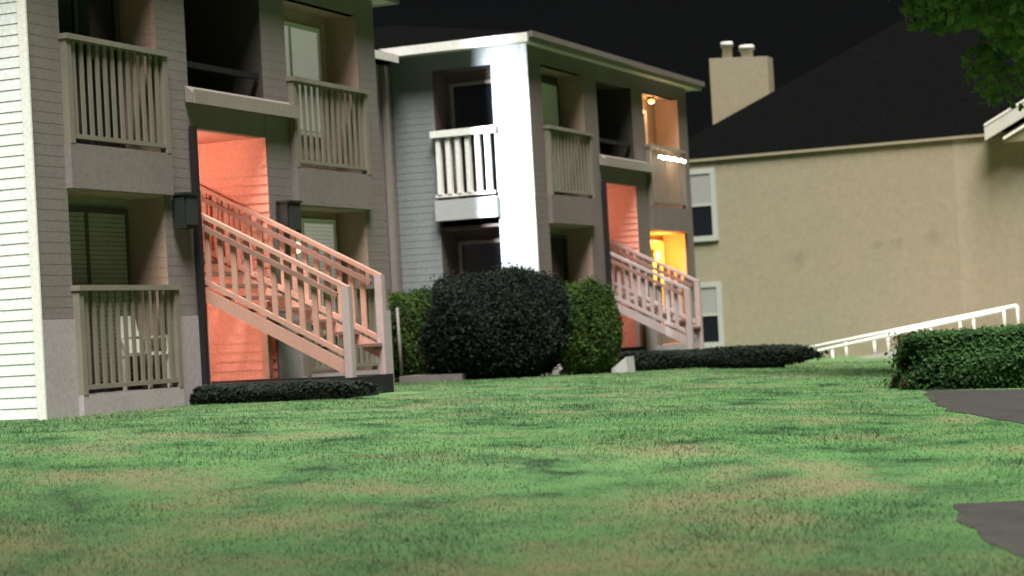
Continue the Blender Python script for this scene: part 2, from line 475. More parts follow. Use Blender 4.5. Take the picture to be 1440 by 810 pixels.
def hip_roof(mb, x0, x1, y0, y1, z, p):
    w = min(x1 - x0, y1 - y0) / 2
    if x1 - x0 <= y1 - y0: r0, r1 = ((x0 + x1) / 2, y0 + w, z + p * w), ((x0 + x1) / 2, y1 - w, z + p * w)
    else: r0, r1 = (x0 + w, (y0 + y1) / 2, z + p * w), (x1 - w, (y0 + y1) / 2, z + p * w)
    a, b2, c, d = (x0, y0, z), (x1, y0, z), (x1, y1, z), (x0, y1, z)
    if x1 - x0 <= y1 - y0:
        mb.poly([a, b2, r0]); mb.poly([b2, c, r1, r0]); mb.poly([c, d, r1]); mb.poly([d, a, r0, r1])
    else:
        mb.poly([a, b2, r1, r0]); mb.poly([b2, c, r1]); mb.poly([c, d, r0, r1]); mb.poly([d, a, r0])
    mb.poly([d, c, b2, a])

def apartment(ox, k, label, zbase, opts):
    """front block: side balcony end wall, balcony bay, stair bay, balcony bay.  k stretches it along X"""
    H = thing('apartment_building', label, 'building', (ox, 0, 0))
    X = lambda x: x * k
    W = X(8.45)
    L0, L1, T0, T1, R0, R1 = X(.62), X(2.58), X(3.25), X(5.12), X(5.76), X(7.88)
    tan, white, wtrim = opts.get('tan', M['tan_siding']), opts.get('end', M['lit_siding']), opts.get('trim', M['white_trim'])  # white: end siding with lamplight put into its colour
    # front piers
    for a, c in ((.0, L0), (L1, T0), (T1, R0), (R1, W)):
        mb = MB(); mb.box(a, c, .004, .12, Z0, EAVE); lap(mb, 'y', .002, -1, a, c, zbase - .1, EAVE)
        mb.build('pier', tan, H)
        mb = MB(); mb.box(a + (.0 if a else .0), c, -.026, -.006, zbase - .25, 1.90)  # paler panel over the lower part of each pier
        mb.build('lower_panel', M['pale_lower'], H)
    for a, c in ((L0, L1), (R0, R1)):
        for z0, z1 in ((zbase - .25, ZG - .06), (ZT, EAVE)):
            mb = MB(); mb.box(a, c, .01, .12, z0, z1); lap(mb, 'y', .008, -1, a, c, z0, z1); mb.build('spandrel', tan, H)
    for z0, z1 in ((4.21, 4.70), (ZT, EAVE)):
        mb = MB(); mb.box(T0, T1, .01, .12, z0, z1); lap(mb, 'y', .008, -1, T0, T1, z0, z1); mb.build('spandrel', tan, H)
    # small shed roof over the stair door
    mb = MB()
    mb.hexa([(T0 - .10, -.14, 4.50), (R0 - .02, -.14, 4.50), (R0 - .02, -.012, 4.52), (T0 - .10, -.012, 4.52),
             (T0 - .10, -.14, 4.62), (R0 - .02, -.14, 4.62), (R0 - .02, -.012, 4.72), (T0 - .10, -.012, 4.72)])
    lg = mb.build('stair_canopy', M['tan_trim'], H)
    MB().box(T0 - .12, R0 - .01, -.165, -.142, 4.49, 4.66).build('fascia', M['tan_trim'], lg)
    # balcony bays
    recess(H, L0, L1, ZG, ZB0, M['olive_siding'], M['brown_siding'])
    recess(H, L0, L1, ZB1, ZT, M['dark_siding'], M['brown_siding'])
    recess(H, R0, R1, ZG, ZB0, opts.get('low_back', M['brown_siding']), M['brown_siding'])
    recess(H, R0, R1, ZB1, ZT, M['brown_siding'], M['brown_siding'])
    balcony(H, L0, L1 + .04, ZB1, tan, opts['rail'], 12)
    balcony(H, L0, L1 + .04, ZG, M['pale_lower'], opts['rail'], 12, band=.30)
    balcony(H, R0, R1 + .02, ZB1, tan, opts['rail'], 12)
    balcony(H, R0, R1 + .02, ZG, M['pale_lower'], opts['rail'], 12, band=.30)
    window(H, L0 + .12, L1 - .12, ZG + .05, ZB0 - .12, .484, M['glass'], M['dark_siding'], True, opts.get('bl_ll'))
    window(H, L0 + .12, L1 - .12, ZB1 + .05, ZT - .12, .484, M['glass'], M['dark_siding'], True, opts.get('bl_lu'))
    opts['right'](H, R0, R1)
    # stairwell: coral boards on the right wall, dark walls elsewhere
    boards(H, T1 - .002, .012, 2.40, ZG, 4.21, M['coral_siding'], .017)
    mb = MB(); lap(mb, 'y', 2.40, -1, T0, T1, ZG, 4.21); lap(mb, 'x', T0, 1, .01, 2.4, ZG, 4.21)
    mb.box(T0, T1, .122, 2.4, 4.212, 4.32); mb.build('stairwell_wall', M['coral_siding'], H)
    mb = MB(); mb.box(T0, T1, -.02, 2.4, ZG - .2, ZG - .003); mb.build('stairwell_floor', M['dark_timber'], H)
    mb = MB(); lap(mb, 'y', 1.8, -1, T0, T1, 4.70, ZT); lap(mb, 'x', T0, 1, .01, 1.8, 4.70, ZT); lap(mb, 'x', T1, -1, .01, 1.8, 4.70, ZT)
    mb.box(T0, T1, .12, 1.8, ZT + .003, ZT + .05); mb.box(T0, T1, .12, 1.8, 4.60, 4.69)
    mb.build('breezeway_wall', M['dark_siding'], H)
    MB().box(T0 + .03, T1 - .03, .05, .11, 4.98, 5.05).build('breezeway_rail', M['dark_timber'], H)
    # dark corner post left of the stair opening
    MB().box(T0 - .085, T0 - .005, -.10, -.03, zbase - .1, 4.22).build('corner_post', M['dark_timber'], H)
    # end wall facing the lawn: clapboards, one by one, round a balcony opening
    S0, S1, SB = .67, 1.80, 2.60
    boards(H, -.002, .02, S0, zbase - .10, EAVE, white)
    boards(H, -.002, S1, SB, zbase - .10, EAVE, white, opts.get('lip', .010))
    for z0, z1 in ((zbase - .1, ZG - .05), (ZT, EAVE)):
        mb = MB(); mb.box(-.012, .1, S0, S1, z0, z1); mb.build('end_spandrel', white, H)
    MB().box(.004, .12, .125, S0 - .001, Z0, EAVE).build('end_wall_core', tan, H)
    MB().box(.004, .12, S1 + .001, SB, Z0, EAVE).build('end_wall_core', tan, H)
    for z0, z1 in ((ZG, ZB0), (ZB1, ZT)):
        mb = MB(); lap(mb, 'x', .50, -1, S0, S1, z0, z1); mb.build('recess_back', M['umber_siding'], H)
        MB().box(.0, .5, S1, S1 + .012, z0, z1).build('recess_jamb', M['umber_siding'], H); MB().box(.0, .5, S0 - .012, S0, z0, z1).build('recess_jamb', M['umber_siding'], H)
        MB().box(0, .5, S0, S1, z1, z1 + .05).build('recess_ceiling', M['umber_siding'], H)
        mb = MB(); x = .49
        mb.box(x - .05, x, S0 + .12, S0 + .18, z0 + .05, z1 - .2); mb.box(x - .05, x, S1 - .18, S1 - .12, z0 + .05, z1 - .2)
        mb.box(x - .05, x, S0 + .18, S1 - .18, z1 - .26, z1 - .2)
        w = mb.build('window', M['tan_trim'], H)
        MB().box(x - .022, x - .012, S0 + .18, S1 - .18, z0 + .05, z1 - .26).build('pane', M['glass'], w)
    for zf, hb in ((ZB1, .36), (ZG, .30)):
        b_ = MB().box(-.15, .48, S0 - .02, S1 + .02, zf - hb, zf).build('balcony', wtrim, H)
        MB().box(-.18, -.03, S0 - .05, S1 + .03, zf + 1.10, zf + 1.22).build('top_rail', M['white_trim'], b_)
        MB().box(-.13, -.07, S0, S1, zf + .05, zf + .10).build('bottom_rail', M['white_trim'], b_)
        picket_row(b_, (-.10, S0 + .0, zf + .1), (-.10, S1, zf + .1), 6, 1.0, M['white_trim'], .085)
    MB().box(-.030, -.004, -.032, .075, zbase - .12, EAVE).build('corner_board', wtrim, H)
    # far end and rear
    mb = MB(); mb.box(W - .12, W, .125, 9.5, Z0, EAVE); mb.box(.12, W - .13, 9.4, 9.5, Z0, EAVE); mb.box(.0, .12, SB + .002, 9.4, Z0, EAVE)
    mb.build('rear_wall', tan, H)
    # roof with soffit, fascia and gutter
    O, OF = .42, .24
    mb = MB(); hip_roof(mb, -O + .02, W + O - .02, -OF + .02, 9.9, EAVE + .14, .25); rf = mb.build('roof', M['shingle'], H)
    mb = MB(); mb.box(-O + .03, W + O - .03, -OF + .03, 9.88, EAVE, EAVE + .02); mb.build('soffit', M['trim'], rf)
    MB().box(-O, W + O, -OF, -OF + .028, EAVE - .02, EAVE + .135).build('fascia', M['tan_trim'], rf)
    MB().box(-O, -O + .028, -OF + .03, 9.88, EAVE - .02, EAVE + .135).build('fascia', M['white_trim'], rf)
    MB().box(W + O - .028, W + O, -OF + .03, 9.88, EAVE - .02, EAVE + .135).build('fascia', M['trim'], rf)
    mb = MB(); mb.box(-O - .005, W + O, -OF - .075, -OF - .002, EAVE + .05, EAVE + .15); mb.build('gutter', M['gutter'], rf)
    return H

def right_A(H, R0, R1):
    window(H, R0 + .08, R1 - .30, ZB1 + .55, ZT - .18, .484, M['glass'], M['frame'], True, M['lit_blind'])
    window(H, R0 + .08, R1 - .12, ZG + .55, ZB0 - .10, .484, M['glass'], M['frame'], True, M['lit_blind'], .97)

def right_B(H, R0, R1):
    window(H, R0 + .25, R1 - .75, ZB1 + .35, ZT - .25, .484, M['glass'], M['frame'], False)
    w = window(H, R0 + .30, R1 - .10, ZG + .35, ZB0 - .12, .484, M['lit_curtain'], M['frame'], True)

zA, zB = .82, .62
A = apartment(0.0, 1.0, 'nearest tan apartment block at the left, clapboard end with lamplight in its white colour and coral stairwell', zA,
              dict(rail=M['rail_wood'], right=right_A, bl_lu=None, bl_ll=M['olive_siding']))
B = apartment(14.30, 1.05, 'middle apartment block with floodlit white corner and amber lit ground floor', zB,
              dict(rail=M['rail_wood'], right=right_B, bl_lu=M['blind'], tan=M['taupe_siding'], end=M['dim_siding'], trim=M['dim_trim'], lip=.006))

# wing set back between the two blocks
W_ = thing('connecting_wing', 'grey wing set back in the notch between the two apartment blocks', 'building', (8.45, 2.6, 0))
mb = MB(); mb.box(.01, 5.83, .02, 6, Z0, 6.30); lap(mb, 'y', .018, -1, .01, 5.83, .55, 6.30); mb.build('wall', M['tan_siding'], W_)
mb = MB(); mb.poly([(.01, -.35, 6.42), (5.4, -.35, 6.42), (5.4, 2.5, 7.6), (.01, 2.5, 7.6)]); mb.box(.01, 5.4, -.33, .0, 6.30, 6.325)
rf = mb.build('roof', M['shingle'], W_)
MB().box(.01, 5.4, -.38, -.345, 6.29, 6.43).build('fascia', M['trim'], rf)
for x, w_ in ((4.72, .075), (5.45, .055)):
    mb = MB(); mb.box(x - w_, x + w_, -.09, -.004, .75, 6.28)
    dsp = mb.build('downspout', M['tan_trim'], W_)

# ------------------------------------------------------------------ stairs
def staircase(ox, k, zb, label, m_rail, yo, zt):
    T0, T1 = 3.25 * k, 5.12 * k
    zg = zb - .82
    st = thing('staircase', label, 'staircase', (ox, 0, 0), 'outdoor stairs of the apartment blocks')
    xl, xr, yi, sl = T0 + .16, T1 - .16, 1.30, .52
    zs = lambda y: zt + sl * y      # underside of the stringers
    for x, y0_ in ((xl, yo), (xr, yo + .33)):
        mb = MB(); p = [(y0_, zs(y0_) + .08), (y0_, zs(y0_) + .22), (yi, zs(yi) + .22), (yi, zs(yi) + .05), (y0_ + .02, zs(y0_) + .06)]
        w = .05; b = len(mb.v)
        for dx in (-w / 2, w / 2): mb.v += [(x + dx, y, z) for y, z in p]
        n = len(p)
        mb.f += [tuple(range(n)), tuple(range(2 * n - 1, n - 1, -1))] + [(i, i + n, (i + 1) % n + n, (i + 1) % n) for i in range(n)]
        mb.sm += [False] * (n + 2)
        mb.build('stringer', m_rail, st)
    n = 9; yt = yo + .30; dy = (yi - yt) / n
    me = MB().box(xl + .03, xr - .03, -.15, .15, -.02, .02).mesh('tread', M['tread'])
    for i in range(n):
        y = yt + (i + .5) * dy; put('tread', me, st, (0, y, zs(y) + .17))
    for x, ye in ((xl, yo), (xr, yo + .33)):
        rl = MB().bar((x, ye - .02, zs(ye) + 1.11), (x, yi, zs(yi) + 1.11), .09, .05).build('handrail', m_rail, st)
        MB().bar((x - .05, ye + .1, zs(ye + .1) + .98), (x - .05, yi, zs(yi) + .98), .03, .06).build('rail_cap', M['tread'], rl)
        MB().bar((x, ye, zs(ye) + .30), (x, yi, zs(yi) + .30), .05, .06).build('lower_rail', m_rail, st)
        nk = 17; me = MB().box(-.014, .014, -.036, .036, 0, .80).mesh('picket', m_rail)
        for i in range(nk):
            y = ye + .16 + (yi - ye - .16) * (i + .5) / nk
            put('picket', me, st, (x, y, zs(y) + .30))
        MB().box(x - .05, x + .05, ye - .05, ye + .05, ZG + zg - .4 * (x > xl), zs(ye) + 1.13).build('newel_post', M['stair_wood_grey'] if m_rail is M['stair_wood'] else m_rail, st)
    for x in (xl, xr):
        MB().box(x - .05, x + .05, .02, .12, ZG, zs(.07)).build('support_post', m_rail, st)
    # platform the stair lands on, a dark timber kerb round it
    mb = MB(); mb.box(T0 - .02, T0 + .75, yo - .06, -.03, Z0, ZG + zg - .004); mb.box(T0 + .752, xr + .07, yo + .24, -.03, Z0, ZG + zg - .008)
    mb.build('base_platform', M['dark_timber'], st)
    return st
staircase(0.0, 1.0, .82, 'near pink timber stair rising into the coral stairwell of the left block', M['stair_wood'], -1.95, 2.02)
staircase(14.30, 1.05, .66, 'far timber stair with greyish pickets in front of the amber lit window', M['stair_wood_grey'], -1.52, 1.76)

# ------------------------------------------------------------------ lamps the place has
def point(name, loc, col, watts, rad=.05, parent=None):
    d = bpy.data.lights.new(name, 'POINT'); d.energy = watts; d.color = col; d.shadow_soft_size = rad
    o = bpy.data.objects.new(name, d); COL.objects.link(o); o.location = loc
    if parent: o.parent = parent
    return o

def bulkhead(x, y, z, label, watts, col):
    t = thing('stairwell_lamp', label, 'wall lamp', (x, y, z), 'stairwell lamps')
    MB().box(.0, .05, -.10, .10, -.12, .12).build('back_plate', M['dark_metal'], t)
    MB().ball((.07, 0, 0), (.055, .085, .10)).build('diffuser', M['lamp_glow'], t)
    point('bulb', (.20, 0, 0), col, watts, .10, t)
    return t
for ox, k, wt, nm in ((0, 1.0, 1.0, 'left'), (14.30, 1.05, .5, 'middle')):
    bulkhead(ox + 3.25 * k + .02, 1.15, 3.80, 'upper lamp on the inner stairwell wall of the %s block' % nm, 24 * wt, (1.0, .80, .66))
    bulkhead(ox + 3.25 * k + .02, .75, 1.75, 'lower lamp under the stair in the %s block' % nm, 20 * wt, (1.0, .80, .66))

FA = math.atan2(.30 - 1.6, 14.3 - 8.46)
fl = thing('floodlight', 'floodlight on the end wall of the left block, aimed at the white corner', 'floodlight', (8.50, 1.6, 5.30))
MB().box(0, .06, -.08, .08, -.08, .08).build('bracket', M['dark_metal'], fl)
fl.rotation_euler.z = FA
MB().box(.06, .20, -.15, .15, -.11, .11).build('housing', M['dark_metal'], fl)
MB().box(.201, .21, -.13, .13, -.09, .09).build('lens', M['lamp_glass'], fl)
for sg, e_ in ((-1, .021), (1, .045)):  # unseen flaps, added to hold the beam to the corner
    MB().hexa([(.24, sg * .13, -.2), (.24, sg * .14, -.2), (.74, sg * (e_ + .01), -.3), (.74, sg * e_, -.3),
               (.24, sg * .13, .2), (.24, sg * .14, .2), (.74, sg * (e_ + .01), .3), (.74, sg * e_, .3)]).build('added_barn_door', M['dark_metal'], fl)
sd = bpy.data.lights.new('flood_beam', 'SPOT'); sd.energy = 6000; sd.color = (.86, .92, 1.0); sd.spot_size = R(50); sd.spot_blend = .9; sd.shadow_soft_size = .02
so = bpy.data.objects.new('flood_beam', sd); COL.objects.link(so); so.parent = fl; so.location = (.26, 0, 0)
so.rotation_euler = Vector((1, 0, -.14)).to_track_quat('-Z', 'Y').to_euler()

# string of bulbs on the upper right balcony rail of the middle block
sl = thing('string_lights', 'string of glowing white bulbs hung along the upper balcony rail', 'string lights', (14.30 + 1.05 * 5.95, -.24, 4.86))
pts = [(i * .22, 0, -.015 * (i % 2)) for i in range(8)]
MB().tube(pts, .008, 6).build('cable', M['dark_metal'], sl)
me = MB().ball((0, 0, 0), .032, 10, 6).mesh('bulb', M['bulb_glow'])
for i, p in enumerate(pts): put('bulb', me, sl, (p[0], p[1], p[2] - .04 - 0))
point('glow', (.9, .42, -.10), (1.0, .58, .30), 9, .08, sl)

pl = thing('ceiling_lamp', 'amber ceiling lamp over the upper right balcony of the middle block', 'lamp', (14.30 + 1.05 * 6.9, .22, 6.13))
MB().tube([(0, 0, .01), (0, 0, -.03)], .08, 14).build('base', M['dark_metal'], pl)
MB().ball((0, 0, -.07), (.07, .07, .05)).build('diffuser', M['amber_glow'], pl)
point('glow', (0, -.05, -.22), (1.0, .52, .25), 8, .08, pl)
pl = thing('patio_lamp', 'bright yellow wall lamp beside the curtain on the ground floor', 'lamp', (14.30 + 1.05 * 7.1, .44, 2.9))
MB().box(-.05, .05, -.03, .03, -.12, .12).build('back_plate', M['dark_metal'], pl)
MB().ball((0, -.08, 0), (.07, .06, .12)).build('diffuser', M['amber_glow'], pl)
point('glow', (0, -.22, -.05), (1.0, .38, .06), 55, .08, pl)

gl = thing('globe_lamp', 'pale glowing globe lamp by the ground floor window of the left block', 'lamp', (6.30, .30, 2.80))
MB().ball((0, 0, 0), .085, 14, 10).build('globe', M['globe_glow'], gl)
MB().tube([(0, 0, .08), (0, 0, .50)], .012, 6).build('stem', M['dark_metal'], gl)

# ------------------------------------------------------------------ things on the left block
for ox, k, nm in ((0, 1.0, 'left'), (14.30, 1.05, 'middle')):
    for (x0, x1), side in (((2.72, 3.02), 'left'), ((5.24, 5.60), 'right')):
        if nm == 'middle': continue
        bx_ = thing('meter_box', 'dark green box on the wall %s of the stair opening of the %s block' % (side, nm), 'wall box', (ox + x0 * k, -.03, 2.95))
        w = (x1 - x0) * k
        MB().box(0, w, -.16, 0, 0, .40).build('cabinet', M['green_metal'], bx_)
        MB().box(-.015, w + .015, -.19, .0, .40, .43).build('lid', M['green_metal'], bx_)
        MB().box(.03, w - .03, -.175, -.161, .04, .36).build('door', M['dark_metal'], bx_)

ch = thing('patio_chair', 'white plastic armchair on the lower left balcony, seen through the pickets', 'chair', (2.30, .18, ZG))
mb = MB(); mb.box(-.22, .22, -.20, .22, .40, .44); mb.build('seat', M['plastic_white'], ch)
mb = MB(); mb.hexa([(-.22, .18, .42), (.22, .18, .42), (.22, .22, .42), (-.22, .22, .42), (-.17, .25, .88), (.17, .25, .88), (.17, .28, .88), (-.17, .28, .88)])
mb.build('backrest', M['plastic_white'], ch)
for sx in (-1, 1):
    for sy in (-.17, .18): MB().bar((sx * .21, sy, 0), (sx * .19, sy, .40), .04, .04, (0, 1, 0)).build('leg', M['plastic_white'], ch)
    MB().box(sx * .23 - .025, sx * .23 + .025, -.20, .22, .60, .63).build('armrest', M['plastic_white'], ch)
    MB().box(sx * .23 - .02, sx * .23 + .02, -.19, -.15, .42, .60).build('arm_support', M['plastic_white'], ch)

# ------------------------------------------------------------------ far beige house
CX = 29.5
C_ = thing('beige_house', 'wide plain beige house wall closing the view at the right', 'house', (CX, 0, 0))
mb = MB(); mb.box(.006, 13.6, -9.5, 3.1, .1, 5.36)
lap(mb, 'x', .004, -1, -9.5, 3.1, .2, 5.36, .003); mb.build('wall', M['beige'], C_)
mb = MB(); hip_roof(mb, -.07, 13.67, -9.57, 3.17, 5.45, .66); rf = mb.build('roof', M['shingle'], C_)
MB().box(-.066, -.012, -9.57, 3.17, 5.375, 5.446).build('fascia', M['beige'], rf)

for z0, z1 in ((3.42, 5.20), (.82, 2.42)):
    mb = MB(); y0, y1, t = 1.38, 2.45, .13
    mb.box(-.05, -.006, y0, y0 + t, z0, z1); mb.box(-.05, -.006, y1 - t, y1, z0, z1)
    mb.box(-.05, -.006, y0 + t, y1 - t, z1 - t, z1); mb.box(-.06, -.006, y0 + t, y1 - t, z0, z0 + t); mb.box(-.045, -.006, y0 + t, y1 - t, (z0 + z1) / 2 - .03, (z0 + z1) / 2 + .03)
    w = mb.build('window', M['frame_dim'], C_); zm = (z0 + z1) / 2
    MB().box(-.03, -.02, y0 + t, y1 - t, zm + .03, z1 - t).build('upper_pane', M['blind_dim'], w)
    MB().box(-.026, -.016, y0 + t, y1 - t, z0 + t, zm - .03).build('lower_pane', M['glass'], w)
mb = MB(); mb.hexa([(2.6, .62, 5.6), (3.1, .62, 5.6), (3.1, 2.16, 5.6), (2.6, 2.16, 5.6), (2.6, .62, 8.12), (3.1, .62, 8.12), (3.1, 2.16, 8.22), (2.6, 2.16, 8.22)]); chm = mb.build('chimney', M['beige'], C_)
for y, h, r_ in ((1.74, 8.62, .13), (1.22, 8.48, .16)):
    mb = MB(); mb.tube([(2.85, y, 8.1), (2.85, y, h - .12), (2.85, y, h - .12), (2.85, y, h)], [r_, r_, r_ * 1.35, r_ * 1.2], 12); mb.build('flue', M['trim'], chm)
# gabled porch at the right edge
pg = thing('gable_porch', 'gabled porch roof with white barge boards, cut by the right edge', 'porch', (CX, 0, 0))
yL, yM, zE, pch = -5.25, -7.4, 5.58, .52
for y0, y1, s_ in ((yL, yM, 1), (2 * yM - yL, yM, -1)):
    z1 = zE + pch * abs(yM - yL)
    def rake(name, zoff, h, x0, x1, m_):
        mb = MB(); mb.hexa([(x0, y0, zE + zoff), (x1, y0, zE + zoff), (x1, y1, z1 + zoff), (x0, y1, z1 + zoff),
                            (x0, y0, zE + zoff + h), (x1, y0, zE + zoff + h), (x1, y1, z1 + zoff + h), (x0, y1, z1 + zoff + h)])
        mb.build(name, m_, pg)
    rake('roof_slope', -.03, .05, -.52, 3.0, M['shingle'])
    rake('drip_edge', -.01, .05, -.56, -.525, M['white_metal'])
    rake('barge_board', -.34, .32, -.545, -.51, M['trim'])
mb = MB(); mb.poly([(-.35, yL - .3, 5.30), (-.35, 2 * yM - yL + .3, 5.30), (-.35, yM, 6.25)]); mb.box(-.35, .0, yL - .35, 2 * yM - yL + .35, 5.18, 5.30)
mb.build('gable_face', M['beige'], pg)
MB().hexa([(-.60, yL - .42, 5.22), (-.56, yL - .42, 5.22), (-.56, -6.9, 5.85), (-.60, -6.9, 5.85),
           (-.60, yL - .42, 5.28), (-.56, yL - .42, 5.28), (-.56, -6.9, 5.91), (-.60, -6.9, 5.91)]).build('lower_trim', M['white_metal'], pg)

# ramp, its kerb and two handrails
mb = MB(); rows = 20
ry = np.linspace(-.2, -7.2, rows); rz = lambda y: .05 + (-y) * .145
for y in ry:
    for x in (27.2, 28.9): mb.v.append((x, y, rz(y)))
for i in range(rows - 1):
    mb.f.append((2 * i, 2 * i + 2, 2 * i + 3, 2 * i + 1)); mb.sm.append(False)
kind(mb.build('ramp', M['concrete']), 'structure')
mb = MB(); mb.hexa([(27.05, -7.2, 0), (27.2, -7.2, 0), (27.2, -.6, 0), (27.05, -.6, 0), (27.05, -7.2, rz(-7.2) + .06), (27.2, -7.2, rz(-7.2) + .06), (27.2, -.6, rz(-.6) + .06), (27.05, -.6, rz(-.6) + .06)])
kind(mb.build('kerb', M['concrete']), 'structure')
for x, y0, y1, z0, z1, nm, npost in ((28.6, -.15, -5.80, .59, 1.43, 'rear white ramp handrail, closer to the beige wall', 6), (27.25, -.20, -5.72, .43, 1.35, 'front white ramp handrail, closer to the lawn', 6)):
    t = thing('handrail', nm, 'handrail', (x, y0, z0), 'ramp handrails')
    dy, dz = y1 - y0, z1 - z0
    MB().tube([(0, 0, 0), (0, dy, dz)], .042, 8).build('top_rail', M['white_metal'], t)
    for i in range(npost):
        f = .12 + .88 * i / (npost - 1)
        zb_ = rz(y0 + dy * f) - z0
        MB().tube([(0, dy * f, zb_ - .02), (0, dy * f, dz * f)], .030, 8).build('post', M['white_metal'], t)

# low dark timber edging running out from the stair of the middle block
e = MB(); e.hexa([(17.52, -3.35, .3), (17.66, -3.35, .3), (17.66, -1.62, .3), (17.52, -1.62, .3), (17.52, -3.35, .84), (17.66, -3.35, .84), (17.66, -1.62, .88), (17.52, -1.62, .88)])
tag(e.build('timber_edging', M['dark_timber']), 'low dark timber edging beside the far stair', 'edging')

# ------------------------------------------------------------------ foliage
def quads(name, P, Nrm, size, m, parent, aspect=1.6, jitter=.9):
    n = len(P)
    d = Nrm + RNG.normal(0, jitter, (n, 3)); d /= np.linalg.norm(d, axis=1, keepdims=True) + 1e-9
    a = np.cross(d, RNG.normal(0, 1, (n, 3))); a /= np.linalg.norm(a, axis=1, keepdims=True) + 1e-9
    b = np.cross(d, a); s = (size * RNG.uniform(.6, 1.35, n))[:, None]
    V = np.stack([P - a * s * aspect / 2, P + b * s / 2 + d * s * .1, P + a * s * aspect / 2, P - b * s / 2 + d * s * .1], 1).reshape(-1, 3)
    me = bpy.data.meshes.new(name); me.vertices.add(4 * n); me.vertices.foreach_set('co', V.ravel())
    me.loops.add(4 * n); me.loops.foreach_set('vertex_index', np.arange(4 * n, dtype=np.int32))
    me.polygons.add(n); me.polygons.foreach_set('loop_start', np.arange(0, 4 * n, 4, dtype=np.int32))
    me.polygons.foreach_set('loop_total', np.full(n, 4, dtype=np.int32)); me.update(calc_edges=True)
    me.materials.append(m)
    return put(name, me, parent)

def lump(u):
    return 1 + .045 * np.sin(5 * u[:, 0] + 3 * u[:, 2]) + .05 * np.sin(7 * u[:, 1] - 4 * u[:, 2] + 1) + .03 * np.sin(11 * u[:, 0] * u[:, 1] + 6 * u[:, 2])

def shrub(name, label, cx, cy, rx, ry, h, m, nleaf, power=2.6, leaf=.055, group=None, rot=0.0, cat='shrub', mdry=None):
    """clipped shrub: superellipsoid of leaves on a dark twiggy core"""
    zg = float(ground(cx, cy))
    t = thing(name, label, cat, (cx, cy, zg), group); t.rotation_euler.z = rot
    def shell(n, k):
        u = RNG.normal(0, 1, (n, 3)); u /= np.linalg.norm(u, axis=1, keepdims=True)
        r = (np.abs(u) ** power).sum(1) ** (-1 / power)
        q = u * (r * lump(u) * k)[:, None]
        return q * np.array([rx, ry, h / 2]) + np.array([0, 0, h / 2]), u
    P, U = shell(nleaf, 1 - np.abs(RNG.normal(0, .07, nleaf)) + (RNG.uniform(0, 1, nleaf) < .2) * RNG.uniform(0, .11, nleaf) * (.4 + .9 * RNG.uniform(0, 1, nleaf)))
    quads('foliage', P, U * np.array([1 / rx, 1 / ry, 2 / h]) * .6, leaf, m, t)
    if mdry is not None:
        P, U = shell(nleaf // 3, .99); k = (P[:, 0] > rx * .95) & (RNG.uniform(0, 1, len(P)) < .8)
        quads('dry_foliage', P[k], U[k], leaf, mdry, t)
    mb = MB(); n, mm = 20, 12
    for j in range(mm + 1):
        ph = math.pi * j / mm
        for k in range(n):
            a = 2 * math.pi * k / n; u = np.array([[math.sin(ph) * math.cos(a), math.sin(ph) * math.sin(a), math.cos(ph)]])
            r = (np.abs(u) ** power).sum() ** (-1 / power) * lump(u)[0] * .86
            mb.v.append((u[0, 0] * r * rx, u[0, 1] * r * ry, u[0, 2] * r * h / 2 + h / 2))
    for j in range(mm):
        for k in range(n):
            mb.f.append((j * n + k, (j + 1) * n + k, (j + 1) * n + (k + 1) % n, j * n + (k + 1) % n)); mb.sm.append(True)
    mb.build('core', M['hedge_core'], t)
    mb = MB()
    for k in range(4):
        a = k * 1.7; mb.tube([(.1 * math.cos(a), .1 * math.sin(a), -.1), (.3 * rx * math.cos(a), .3 * ry * math.sin(a), h * .5)], [.03, .015], 6)
    mb.build('stem', M['bark'], t)
    return t
shrub('round_bush', 'large dark rounded bush in front of the floodlit corner', 11.9, -.25, 1.0, 1.12, 1.70, M['leaf_dark'], 34000, 3.1, .038)
shrub('clipped_shrub', 'lower clipped shrub left of the round bush, beside the pink stair', 12.5, 1.45, .7, .55, 1.48, M['leaf_mid'], 17000, 4.0, .036, 'shrubs beside the round bush')
shrub('clipped_shrub', 'lower yellow green shrub right of the round bush', 12.6, -1.52, .6, .42, 1.46, M['leaf_mid'], 16000, 3.4, .036, 'shrubs beside the round bush')
shrub('ground_cover', 'low dark planting along the base of the near pink stair', 3.04, -1.12, .19, 1.16, .22, M['leaf_dark'], 8000, 5.0, .040, 'low planting at the stair bases', 0, 'ground cover')
shrub('ground_cover', 'low dark planting along the base of the far stair, running right to the ramp', 17.30, -1.90, .26, 1.95, .36, M['leaf_dark'], 11000, 5.0, .050, 'low planting at the stair bases', 0, 'ground cover')
HC = np.array([CAM[0], CAM[1]]) + FWD[:2] * 24.1 + RGT[:2] * 5.93
shrub('clipped_hedge', 'clipped box hedge with reddish dry end at the right edge of the lawn', HC[0], HC[1], 1.38, .42, .70, M['leaf_hedge'], 34000, 11.0, .032, None, math.atan2(-RGT[1], -RGT[0]), 'hedge', M['leaf_dry'])

# concrete pad and corner block under the bushes, pale stake in the left shrub
pad = MB(); pad.box(11.0, 12.0, .05, 1.15, .5, .87); tag(pad.build('concrete_pad', M['tan_siding']), 'grey concrete pad at the foot of the round bush', 'slab')
pad = MB(); pad.hexa([(12.6, -2.15, .5), (13.0, -2.15, .5), (13.0, -1.85, .5), (12.6, -1.85, .5), (12.62, -2.13, .98), (12.98, -2.13, .98), (12.98, -1.87, .80), (12.62, -1.87, .80)])
tag(pad.build('concrete_block', M['concrete']), 'small pale concrete block beside the right shrub', 'block')
tag(MB().tube([(11.66, 1.42, .7), (11.70, 1.46, 1.98)], [.03, .025], 8).build('garden_stake', M['tan_siding']), 'thin pale stake standing against the left shrub', 'stake')

